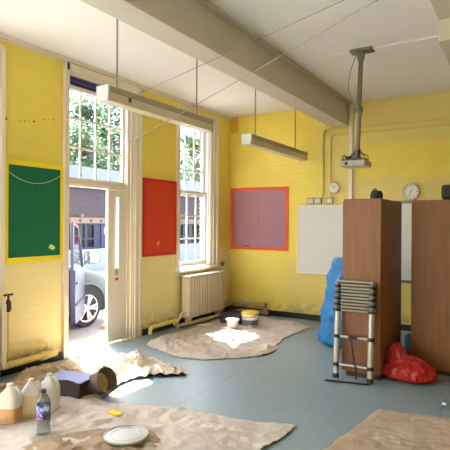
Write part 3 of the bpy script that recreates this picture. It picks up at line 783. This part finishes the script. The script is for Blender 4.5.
# ------------------------------------------------------------------ buckets and tubs by the corner
def tub(name, label, x, y, r0, r1, h, mt, z=.03):
    t = thing(name, label, 'bucket', (x, y, z))
    M().lathe([(r0*.97,0),(r0,.006),(r1,h*.96),(r1*1.05,h*.965),(r1*1.05,h),(r1*.95,h),(r1*.93,h*.9),(r0*.9,.02),(.001,.018)], seg=36, cap=False).build('tub_wall', mt, t, smooth=True)
    return t
t = tub('paint_bucket', 'large white paint tub with blue label and yellow lid', 1.02, 6.74, .115, .135, .20, MT['tub'])
M().lathe([(.121,.02),(.1295,.10)], seg=36, cap=False).build('label_band', MT['tubl'], t)
M().lathe([(.144,.188),(.144,.206),(.137,.209),(.001,.207)], seg=36).build('lid', MT['tuby'], t)
M().tube([(-.142,0,.175)]+[(-.142*math.cos(a), -.05-.11*math.sin(a), .175-.03*math.sin(a)) for a in (.5,1,1.57,2.1,2.6)]+[(.142,0,.175)], .004, 6).build('wire_handle', MT['greyd'], t)
t = tub('paint_pot', 'small white plastic pot beside the large paint tub', .87, 6.46, .075, .098, .13, MT['tub'])
M().lathe([(.088,.09),(.001,.092)], seg=30).build('paint', MT['tub'], t)
M().lathe([(.102,.118),(.105,.118),(.105,.13),(.101,.13)], seg=30).build('rim', MT['tub'], t)
t = thing('paint_crate', 'black open crate behind the small white pot', 'crate', (.68, 6.80, .03), .1)
m = M(); w2, d2, h = .17, .12, .17
m.box(-w2, w2, -d2, d2, 0, .01); m.box(-w2, w2, -d2, -d2+.01, .01, h); m.box(-w2, w2, d2-.01, d2, .01, h); m.box(-w2, -w2+.01, -d2, d2, .01, h); m.box(w2-.01, w2, -d2, d2, .01, h)
m.build('crate_body', MT['black'], t)
m = M(); m.box(-w2-.01, w2+.01, -d2-.01, -d2+.005, h-.02, h+.005); m.box(-w2-.01, w2+.01, d2-.005, d2+.01, h-.02, h+.005); m.box(-w2-.01, -w2+.005, -d2, d2, h-.02, h+.005); m.box(w2-.005, w2+.01, -d2, d2, h-.02, h+.005)
m.build('rim', MT['plast'], t)

# ------------------------------------------------------------------ jugs, bottle, box, bucket in the foreground
def jug(label, x, y, rz, w=.078, h=.31, liq=None, lf=.55, full=True, z=.02):
    t = thing('plastic_jug', label, 'jug', (x, y, z), rz, group='milky plastic jugs on the dust sheet')
    prof = [(w*.9,0),(w,.012),(w,h*.60),(w*.93,h*.68),(w*.72,h*.77),(w*.42,h*.86),(w*.27,h*.90),(w*.25,h*.93)]
    M().lathe(prof, seg=40, sq=(4.5,.85)).build('body', MT['jug'], t)
    M().lathe([(w*.30,h*.92),(w*.30,h*.985),(w*.26,h*1.0),(.001,h*1.0)], seg=20).build('cap', MT['jug'], t)
    M().tube([(w*.30,0,h*.88),(w*.62,0,h*.90),(w*.92,0,h*.82),(w*.98,0,h*.70),(w*.94,0,h*.60)], .011, 10).build('handle', MT['jug'], t)
    if liq: M().lathe([(w*.9,.004),(w*1.012,.014),(w*1.012,h*lf),(w*.9,h*lf+.002)], seg=40, sq=(4.5,.85)).build('contents', liq, t)
    return t
jug('milky jug half full of tan liquid, furthest left but one', 1.165, 2.465, .5, .082, .30, MT['jliq'], .40)
jug('milky jug with cream contents, in the middle behind the bottle', 1.20, 2.635, .9, .078, .30, MT['jliq2'], .60)
jug('empty white jug at the right end, against the dark box', 1.21, 2.81, .3, .08, .30)
jug('milky jug cut off by the left edge of the photo', 1.005, 2.355, .2, .075, .22, MT['jliq2'], .45)
t = thing('water_bottle', 'clear water bottle with blue and purple label and black cap', 'bottle', (1.59, 2.45, .022))
r = .05
M().lathe([(r*.85,0),(r,.012),(r,.05),(r*.95,.06),(r,.07),(r,.10),(r*.97,.13),(r*.97,.21),(r,.225),(r*.9,.25),(r*.62,.28),(r*.34,.30),(r*.30,.312)], seg=32).build('bottle_body', MT['bottle'], t)
M().lathe([(r*.78,.004),(r*.93,.014),(r*.93,.12)], seg=32).build('water', MT['water'], t)
M().lathe([(r*.36,.31),(r*.36,.332),(.001,.333)], seg=18).build('cap', MT['plast'], t)
def lab_mat():
    m, g = newmat('bottle_label_print', .35); x, y, z = g.xyz()
    c = g.mix(g.step(z, .165, .012), srgb(112,64,150), srgb(72,116,206))
    c = g.mix(g.math('MULTIPLY', g.step(g.noise(28, 2), .56, .03), .8), c, srgb(226,232,246))
    g.L.new(c, g.p.inputs['Base Color']); return m
M().lathe([(r*1.02,.125),(r*1.025,.13),(r*1.025,.215),(r*1.02,.22)], seg=32, cap=False).build('label_wrap', lab_mat(), t)
# dark box with a paper sheet on it
t = thing('storage_box', 'dark low box behind the jugs, under pale blue paper', 'box', (1.03, 3.19, .02), .18)
m = M(); m.box(-.2, .2, -.12, .14, 0, .012); m.box(-.2, .2, -.12, -.105, .0, .13, .003); m.box(-.2, .2, .125, .14, 0, .13, .003); m.box(-.2, -.185, -.12, .14, 0, .13, .003); m.box(.185, .2, -.12, .14, 0, .13, .003)
m.box(-.19, .19, -.11, .13, .118, .128)
m.build('box_body', MT['ptray'], t)
bx(-.207, .207, -.127, .147, .118, .135, bev=.003).build('lid', MT['ptray'], t)
m = M(); nx, ny = 26, 18; vs = []
for i in range(nx+1):
    for j in range(ny+1):
        x, y = -.2+.42*i/nx, -.13+.27*j/ny
        zz = .02*max(0, noise.noise(Vector((x*9, y*12, 3)))) + .018*max(0, math.sin(x*7+1.2))*(.4+y*2)
        vs.append((x+.01*noise.noise(Vector((y*20,1,1))), y+.012*noise.noise(Vector((x*15,2,1))), .002+max(0, zz)))
m.add(vs, [(i*(ny+1)+j, (i+1)*(ny+1)+j, (i+1)*(ny+1)+j+1, i*(ny+1)+j+1) for i in range(nx) for j in range(ny)]); m.sm = True
o = m.build('paper_sheet', MT['news'], loc=(1.03, 3.19, .156)); o.rotation_euler = (0,0,.18); tag(o, 'pale blue grey paper lying on the dark low box', 'paper')
so = o.modifiers.new('t', 'SOLIDIFY'); so.thickness = .002; so.offset = 1
# tipped bucket: axis points to the lens side and right, slightly up
ax = Vector((.93, .02, .42)).normalized(); q = Vector((0,0,1)).rotation_difference(ax).to_matrix().to_4x4()
t = thing('rubber_bucket', 'scuffed black rubber bucket tipped on its side beside the dark box', 'bucket', (1.28, 3.32, .115))
M().lathe([(.001,-.11),(.088,-.11),(.093,-.10),(.114,.10),(.120,.10),(.120,.110),(.112,.110),(.110,.10),(.087,-.09),(.001,-.09)], seg=40, mat=q, cap=False).build('bucket_wall', MT['rbuck'], t, smooth=True)
M().lathe([(.086,-.088),(.097,.0),(.092,.012),(.05,-.03),(.001,-.04)], seg=40, mat=q, cap=False).build('plaster_residue', MT['plaster'], t)
# lid, sponge, scraps
t = thing('bucket_lid', 'translucent round plastic lid lying at bottom of foreground sheet', 'lid', (2.22, 2.66, .074))
M().lathe([(.155,0),(.16,.004),(.16,.016),(.152,.018),(.148,.010),(.001,.009)], seg=48).build('lid_disc', MT['lid'], t)
M().lathe([(.110,.0100),(.113,.0135),(.110,.0100)], seg=48, cap=False).build('moulded_ring', MT['lid'], t)
o = M().prism([(-.065,-.02),(-.03,.045),(.0,.03),(.04,.04),(.075,.0),(.03,-.03),(-.02,-.025)], 2, 0, .012).build('foam_scrap', MT['yscrap'], loc=(1.79, 2.99, .036)); tag(o, 'yellow foam scrap lying on the foreground dust sheet', 'scrap')
o = M().lathe([(.018,0),(.022,.006),(.015,.016),(.001,.018)], seg=10, sq=(3,.7)).build('paper_scrap', MT['white'], loc=(4.05, 4.78, 0)); tag(o, 'tiny white scrap on bare floor near the right edge', 'scrap')
o = M().tube([(0,0,0),(.10,.03,.012),(.16,.10,.01)], [.010,.013,.008], 8).build('masonry_debris', MT['plaster'], loc=(.40, 6.2, .06)); tag(o, 'plaster crumb on the sheet under the window radiator', 'debris')

# ------------------------------------------------------------------ outdoors
GZ = -.17
o = bx(-60, -WT, -30, 60, GZ-.2, GZ).build('yard_ground', MT['yard']); o['kind'] = 'structure'
# car parked alongside, nose to the right (+y), door on our side open
CX, CY = -1.68, 5.93      # side plane, front wheel centre
t = thing('car', 'silver blue car parked outside the doorway with its front door open', 'car', (CX, CY, GZ))
def carshape():
    m = M(); secs = []
    # stations along y (front = +): (y, belt z, roof z, half width at sill, at belt, at roof)
    st = [(.86,.50,.50,.55,.50,.50),(.80,.70,.72,.74,.70,.62),(.55,.84,.88,.84,.80,.70),(.1,.93,.99,.88,.86,.74),(-.32,1.02,1.10,.89,.88,.72),
          (-.55,1.04,1.26,.89,.88,.70),(-1.05,1.05,1.72,.89,.88,.66),(-1.6,1.05,1.80,.89,.88,.66),(-2.6,1.06,1.78,.89,.88,.64),(-3.1,1.04,1.60,.87,.86,.60),(-3.45,.95,1.0,.80,.78,.6),(-3.5,.5,.52,.72,.7,.5)]
    for (y, zb, zr, ws, wb, wr) in st:
        pts = [(0,.24),(ws*.9,.24),(ws,.34),(ws+.015,.55 if zb > .6 else .45),(wb,zb),((wb+wr)/2,(zb+zr)/2),(wr,zr-.03),(wr*.8,zr),(0,zr+.03)]
        ring = [(p[0], p[1]) for p in pts] + [(-p[0], p[1]) for p in pts[-2:0:-1]]
        secs.append([m.b.verts.new((-.9+px, y, pz)) for px, pz in ring])
    n = len(secs[0])
    for a, b in zip(secs[:-1], secs[1:]):
        for k in range(n): m.b.faces.new((a[k], a[(k+1) % n], b[(k+1) % n], b[k]))
    m.b.faces.new(secs[0]); m.b.faces.new(secs[-1][::-1]); m.sm = True
    return m
body = carshape().build('car_body', MT['car'], t)
sb = body.modifiers.new('s', 'SUBSURF'); sb.levels = 1; sb.render_levels = 2
def wheel(x, y, s):
    RY = Matrix.Rotation(PI/2*s, 4, 'Y')
    wh = M().lathe([(.20,-.09),(.30,-.10),(.32,-.06),(.325,0),(.32,.07),(.30,.095),(.235,.10),(.225,.07),(.2,.0)], (x,y,.325), 40, RY, cap=False).build('wheel', MT['tyre'], t)
    m = M(); m.lathe([(.236,.09),(.230,.103),(.215,.095),(.21,.06)], (x,y,.325), 40, RY, cap=False); m.lathe([(.05,.08),(.045,.10),(.001,.104)], (x,y,.325), 20, RY)
    for k in range(10):
        a = 2*PI*(k//2)/5+(.16 if k % 2 else -.16); c_, s_ = math.cos(a), math.sin(a); c2, s2 = math.cos(a*1), math.sin(a*1)
        m.tube([(x+s*.088, y+c_*.04, .325+s_*.04), (x+s*.092, y+c2*.222, .325+s2*.222)], [.018,.024], 6)
    m.build('alloy_rim', MT['alloy'], wh)
    M().lathe([(.001,.02),(.215,.02),(.215,.05),(.001,.05)], (x,y,.325), 30, RY).build('brake_disc', MT['black'], wh)
# dark wheel arches cut as liners proud of the side
for y in (0, -2.62):
    m = M(); pts = []
    for k in range(25):
        a = -.25+(PI+.5)*k/24; pts.append((y+.395*math.cos(a), .335+.395*math.sin(a)))
    m.prism(pts, 0, -.35, .012); m.build('wheel_arch', MT['carin'], t)
    m = M(); ring = [(0.018, y+.405*math.cos(a), .335+.405*math.sin(a)) for a in [-.2+(PI+.4)*k/24 for k in range(25)]]
    m.tube(ring, .018, 8); m.build('arch_trim', MT['car'], t)
    wheel(-.085, y, 1)
    wheel(-1.72, y, -1)
# door aperture with dark cabin, seat and headrest
m = M(); m.prism([(-.50,.34),(-.50,1.05),(-.98,1.58),(-1.50,1.68),(-1.50,.34)], 0, -.42, .012); m.build('cabin_opening', MT['carin'], t)
m = M(); m.prism([(-1.1,.4),(-1.35,.42),(-1.55,1.05),(-1.45,1.08),(-1.28,.62),(-.95,.6),(-.9,.5)], 0, -.55, .02); m.build('seat', mat('car_seat', srgb(70,72,80), .9), t)
M().box(-.4, -.1, -1.56, -1.48, 1.10, 1.32, bev=.03).build('headrest', MT['carin'], t)
m = M(); m.tube([(.016,-.48,1.04),(.0,-.72,1.30),(-.04,-1.0,1.60),(-.06,-1.5,1.72)], .030, 8); m.build('roof_pillar', MT['car'], t)
m = M(); m.prism([(-1.58,1.07),(-2.9,1.07),(-2.7,1.45),(-1.62,1.53)], 0, -.05, .006); m.build('side_window', MT['darkpane'], t)
m = M(); m.add([(-.2,-.36,1.10),(-1.6,-.36,1.10),(-1.5,-.98,1.64),(-.3,-.98,1.64)], [(0,1,2,3)]); 
bmesh.ops.solidify(m.b, geom=m.b.faces[:], thickness=.02); m.build('windscreen', MT['darkpane'], t)
M().box(-1.5, -.3, .80, .875, .36, .5, bev=.02).build('bumper_grille', MT['carin'], t)
for xa in (-.28, -1.72): M().box(xa, xa+.22, .70, .81, .62, .74, bev=.03).build('headlight', mat('headlight_lens', srgb(214,220,226), .1, trans=.3), t)
# open door, hinged just behind the wheel
al = math.radians(40)
dh = bpy.data.objects.new('front_door', None)
m = M()
L_ = 1.06
lo = [(0,.30),(0,.72),(.0,1.05),(L_,1.08),(L_+.02,.70),(L_-.03,.32),(L_-.1,.27),(.05,.26)]
m.prism(lo, 0, -.045, .02)
dr = m.build('front_door', MT['cardoor'], t); dr.location = (0.02, -.13, 0)
# local door frame: length runs along +y of mesh; rotate so it opens towards the house and rearwards
dr.rotation_euler = (0, 0, PI+al)
# after this rotation mesh -x is the outer skin
def framebar(pts, r): return M().tube(pts, r, 8)
m = framebar([(.0,.02,1.05),(.0,.32,1.45),(.02,.50,1.70),(.02,.95,1.76),(.0,L_,1.08)], .026); m.build('window_surround', MT['cardoor'], dr)
m = M().prism([(.04,1.06),(.33,1.45),(.51,1.69),(.94,1.75),(L_-.02,1.08)], 0, -.004, .004); m.build('pane', MT['glass'], dr)
m = M().box(-.07, -.045, L_-.22, L_-.05, .86, .90, bev=.008); m.build('handle', MT['car'], dr)
m = M().box(.02, .05, .12, L_-.1, .35, .95, bev=.012); m.build('inner_trim', MT['carin'], dr)
m = M(); m.box(-.056, -.044, .02, L_-.02, .55, .585, bev=.004); m.build('side_moulding', MT['carin'], dr)
m = M().tube([(-.045,.10,1.09),(-.10,.06,1.15)], .02, 8); m.lathe([(.001,-.06),(.08,-.055),(.125,-.01),(.135,.04),(.13,.045),(.001,.045)], (-.17,.05,1.20), 20, Matrix.Rotation(-PI/2, 4, 'X'), sq=(3,.8)); m.build('wing_mirror', MT['car'], dr)
m = M().lathe([(.001,.0),(.118,.0),(.118,.004),(.001,.005)], (-.17,.05,1.20), 24, Matrix.Rotation(-PI/2, 4, 'X') @ Matrix.Translation((0,0,.05)), sq=(3,.8)); m.build('mirror_glass', mat('mirror_glass', srgb(220,225,225), .05, 1), dr)
bpy.data.objects.remove(dh)

# office across the yard
FX = -12.0
t = thing('office_building', 'grey brick building with blue framed windows across the yard', 'building', (FX, 18, GZ))
fz = lambda z: z-GZ
m = M(); m.box(-3, 0, -12, 16, fz(1.85), fz(3.2)); m.box(-3, -.35, -12, 16, 0, fz(1.85)); m.build('brick_wall', MT['brick'], t)
M().box(-3.2, .25, -12.2, 16.2, fz(3.2), fz(4.05)).build('roof_fascia', MT['render'], t)
lt_ = M().box(-.3, .10, -12, 16, fz(1.58), fz(1.84)).build('lintel_band', MT['lintel'], t)
for k in range(18):
    y = -3.55+k*.62
    M().lathe([(.055,0),(.06,.02),(.001,.025)], (.10,y,fz(1.71)), 12, Matrix.Rotation(PI/2,4,'Y')).build('vent', MT['black'], lt_)
M().box(.0, .2, -2.95, -2.80, fz(1.86), fz(1.98), bev=.02).build('security_light', MT['lintel'], t)
M().box(-.5, .06, -12, 16, 0, fz(.45)).build('base_wall', MT['bframe'], t)
for k in range(14):
    y0 = -3.55+k*1.05-4.2*0
    if y0 > 15: break
    kind = k % 5
    f = M()
    for a in (y0, y0+.48, y0+.97): f.box(-.12, .0, a, a+.08, fz(.45), fz(1.58))
    for zq in (.45, .85, 1.5): f.box(-.119, -.001, y0, y0+1.05, fz(zq), fz(zq)+.07)
    if 1 <= kind <= 1:
        f.box(-.13, -.02, y0+.5, y0+1.0, fz(.45), fz(1.58))
    wn = f.build('window', MT['bframe'], t)
    M().box(-.10, -.08, y0+.05, y0+1.0, fz(.5), fz(1.55)).build('pane', MT['darkpane'] if k % 2 else MT['darkpane2'], wn)
M().box(-.12, .02, -1.60, -.75, fz(.15), fz(1.58)).build('blue_door', MT['navy'], t)
M().box(.02, .03, -1.42, -1.22, fz(1.1), fz(1.38)).build('door_sign', MT['white'], t)
M().box(-.1, .12, -3.24, -3.06, fz(.15), fz(1.58)).build('red_panel', MT['redpost'], t)
# low pale wall in front of it, added to stand in for sunlit yard, and a parked-up kerb
o = bx(-.15, .15, -14, 14, 0, .78, bev=.02).build('yard_glare_wall', MT['render'], loc=(-9.2, 17, GZ)); tag(o, 'low pale wall standing in for the bright yard behind the car', 'wall')
o = bx(-.12, .12, -.16, .16, 0, .05, bev=.004).build('cardboard_box', MT['card'], loc=(-1.35, 6.18, GZ)); tag(o, 'flat brown cardboard piece on the ground by the front wheel', 'cardboard')

def tree(label, x, y, h, r, seed, lm, trunk=.22):
    rnd = random.Random(seed)
    t = thing('tree', label, 'tree', (x, y, GZ), group='trees beyond the brick building')
    m = M(); m.tube([(0,0,0),(.1,.05,h*.25),(-.05,.1,h*.5),(.05,0,h*.8)], [trunk,trunk*.8,trunk*.55,trunk*.2], 10)
    for k in range(9):
        a = rnd.uniform(0, 2*PI); z = h*rnd.uniform(.28,.65); l = r*rnd.uniform(.5,.85)
        m.tube([(0,0,z),(math.cos(a)*l*.5,math.sin(a)*l*.5,z+l*.35),(math.cos(a)*l,math.sin(a)*l,z+l*.55)], [trunk*.35,trunk*.22,trunk*.08], 6)
    m.build('trunk', MT['bark'], t)
    m = M(); cl = []
    for k in range(46):
        while True:
            p = Vector((rnd.uniform(-1,1), rnd.uniform(-1,1), rnd.uniform(-1,1)))
            if .35 < p.length < 1: break
        cl.append((Vector((p.x*r, p.y*r, h*.62+p.z*h*.36)), rnd.uniform(.45,.9)*r*.36))
    for k in range(10000):
        c, cr = cl[rnd.randrange(len(cl))]
        p = c+Vector((rnd.gauss(0,1), rnd.gauss(0,1), rnd.gauss(0,.8)))*cr*.55
        a = Vector((rnd.gauss(0,1), rnd.gauss(0,1), rnd.gauss(0,.6))).normalized(); b = a.orthogonal().normalized(); s = rnd.uniform(.09,.19)
        v = [m.b.verts.new(p+d) for d in (-a*s, b*s*.5, a*s, -b*s*.5)]; m.b.faces.new(v)
    m.build('foliage', lm, t, smooth=False)
tree('broad green tree beyond the building, seen left in the fanlight', -19, 20.0, 9.5, 3.2, 1, MT['leaf1'])
tree('darker tree beyond the building, seen right in the fanlight', -22, 27.5, 12, 3.6, 2, MT['leaf2'])
tree('tall pale green tree far behind, seen over the tops of the others', -35, 40, 15, 3.6, 3, MT['leaf1'])
tree('green tree beyond the building, left of those seen in the sash window', -19.5, 34.5, 9.5, 3.0, 4, MT['leaf1'])
tree('dark tree beyond the building, seen in the sash window', -22, 42, 11.5, 4.0, 5, MT['leaf2'])

# ------------------------------------------------------------------ light
w = bpy.data.worlds.new('World'); scn.world = w; w.use_nodes = True; N = w.node_tree.nodes; Lk = w.node_tree.links
sky = N.new('ShaderNodeTexSky'); sky.sky_type = 'NISHITA'; sky.sun_disc = False; sky.sun_elevation = math.radians(47)
d = Vector((1, -.58, -1.25)).normalized()
sky.sun_rotation = math.atan2(-d.x, -d.y); sky.air_density = 1.0; sky.dust_density = 2.5; sky.ozone_density = 1
hs = N.new('ShaderNodeHueSaturation'); hs.inputs['Saturation'].default_value = .55
Lk.new(sky.outputs[0], hs.inputs['Color']); Lk.new(hs.outputs[0], N['Background'].inputs['Color']); N['Background'].inputs['Strength'].default_value = .62
sun = bpy.data.lights.new('Sun', 'SUN'); sun.energy = 14; sun.angle = math.radians(.6); sun.color = (1, .965, .92)
so = bpy.data.objects.new('Sun', sun); COL.objects.link(so); so.rotation_euler = d.to_track_quat('-Z', 'Y').to_euler()

# ------------------------------------------------------------------ camera
cam = bpy.data.cameras.new('Camera'); cam.sensor_width = 36; cam.lens = 493.9/450*36; cam.clip_end = 300
co = bpy.data.objects.new('Camera', cam); COL.objects.link(co)
yaw, pit, rol = math.radians(31.35), math.radians(-.139), math.radians(.365)
F = Vector((-math.sin(yaw)*math.cos(pit), math.cos(yaw)*math.cos(pit), math.sin(pit))); R = Vector((math.cos(yaw), math.sin(yaw), 0)); U = R.cross(F)
R, U = R*math.cos(rol)+U*math.sin(rol), -R*math.sin(rol)+U*math.cos(rol)
mt4 = Matrix((R, U, -F)).transposed().to_4x4(); mt4.translation = Vector((4.66, 0, 1.6)); co.matrix_world = mt4
scn.camera = co
vs_ = scn.view_settings; vs_.view_transform = 'Standard'; vs_.look = 'None'; vs_.exposure = 1.95; vs_.gamma = 1; vs_.use_curve_mapping = False
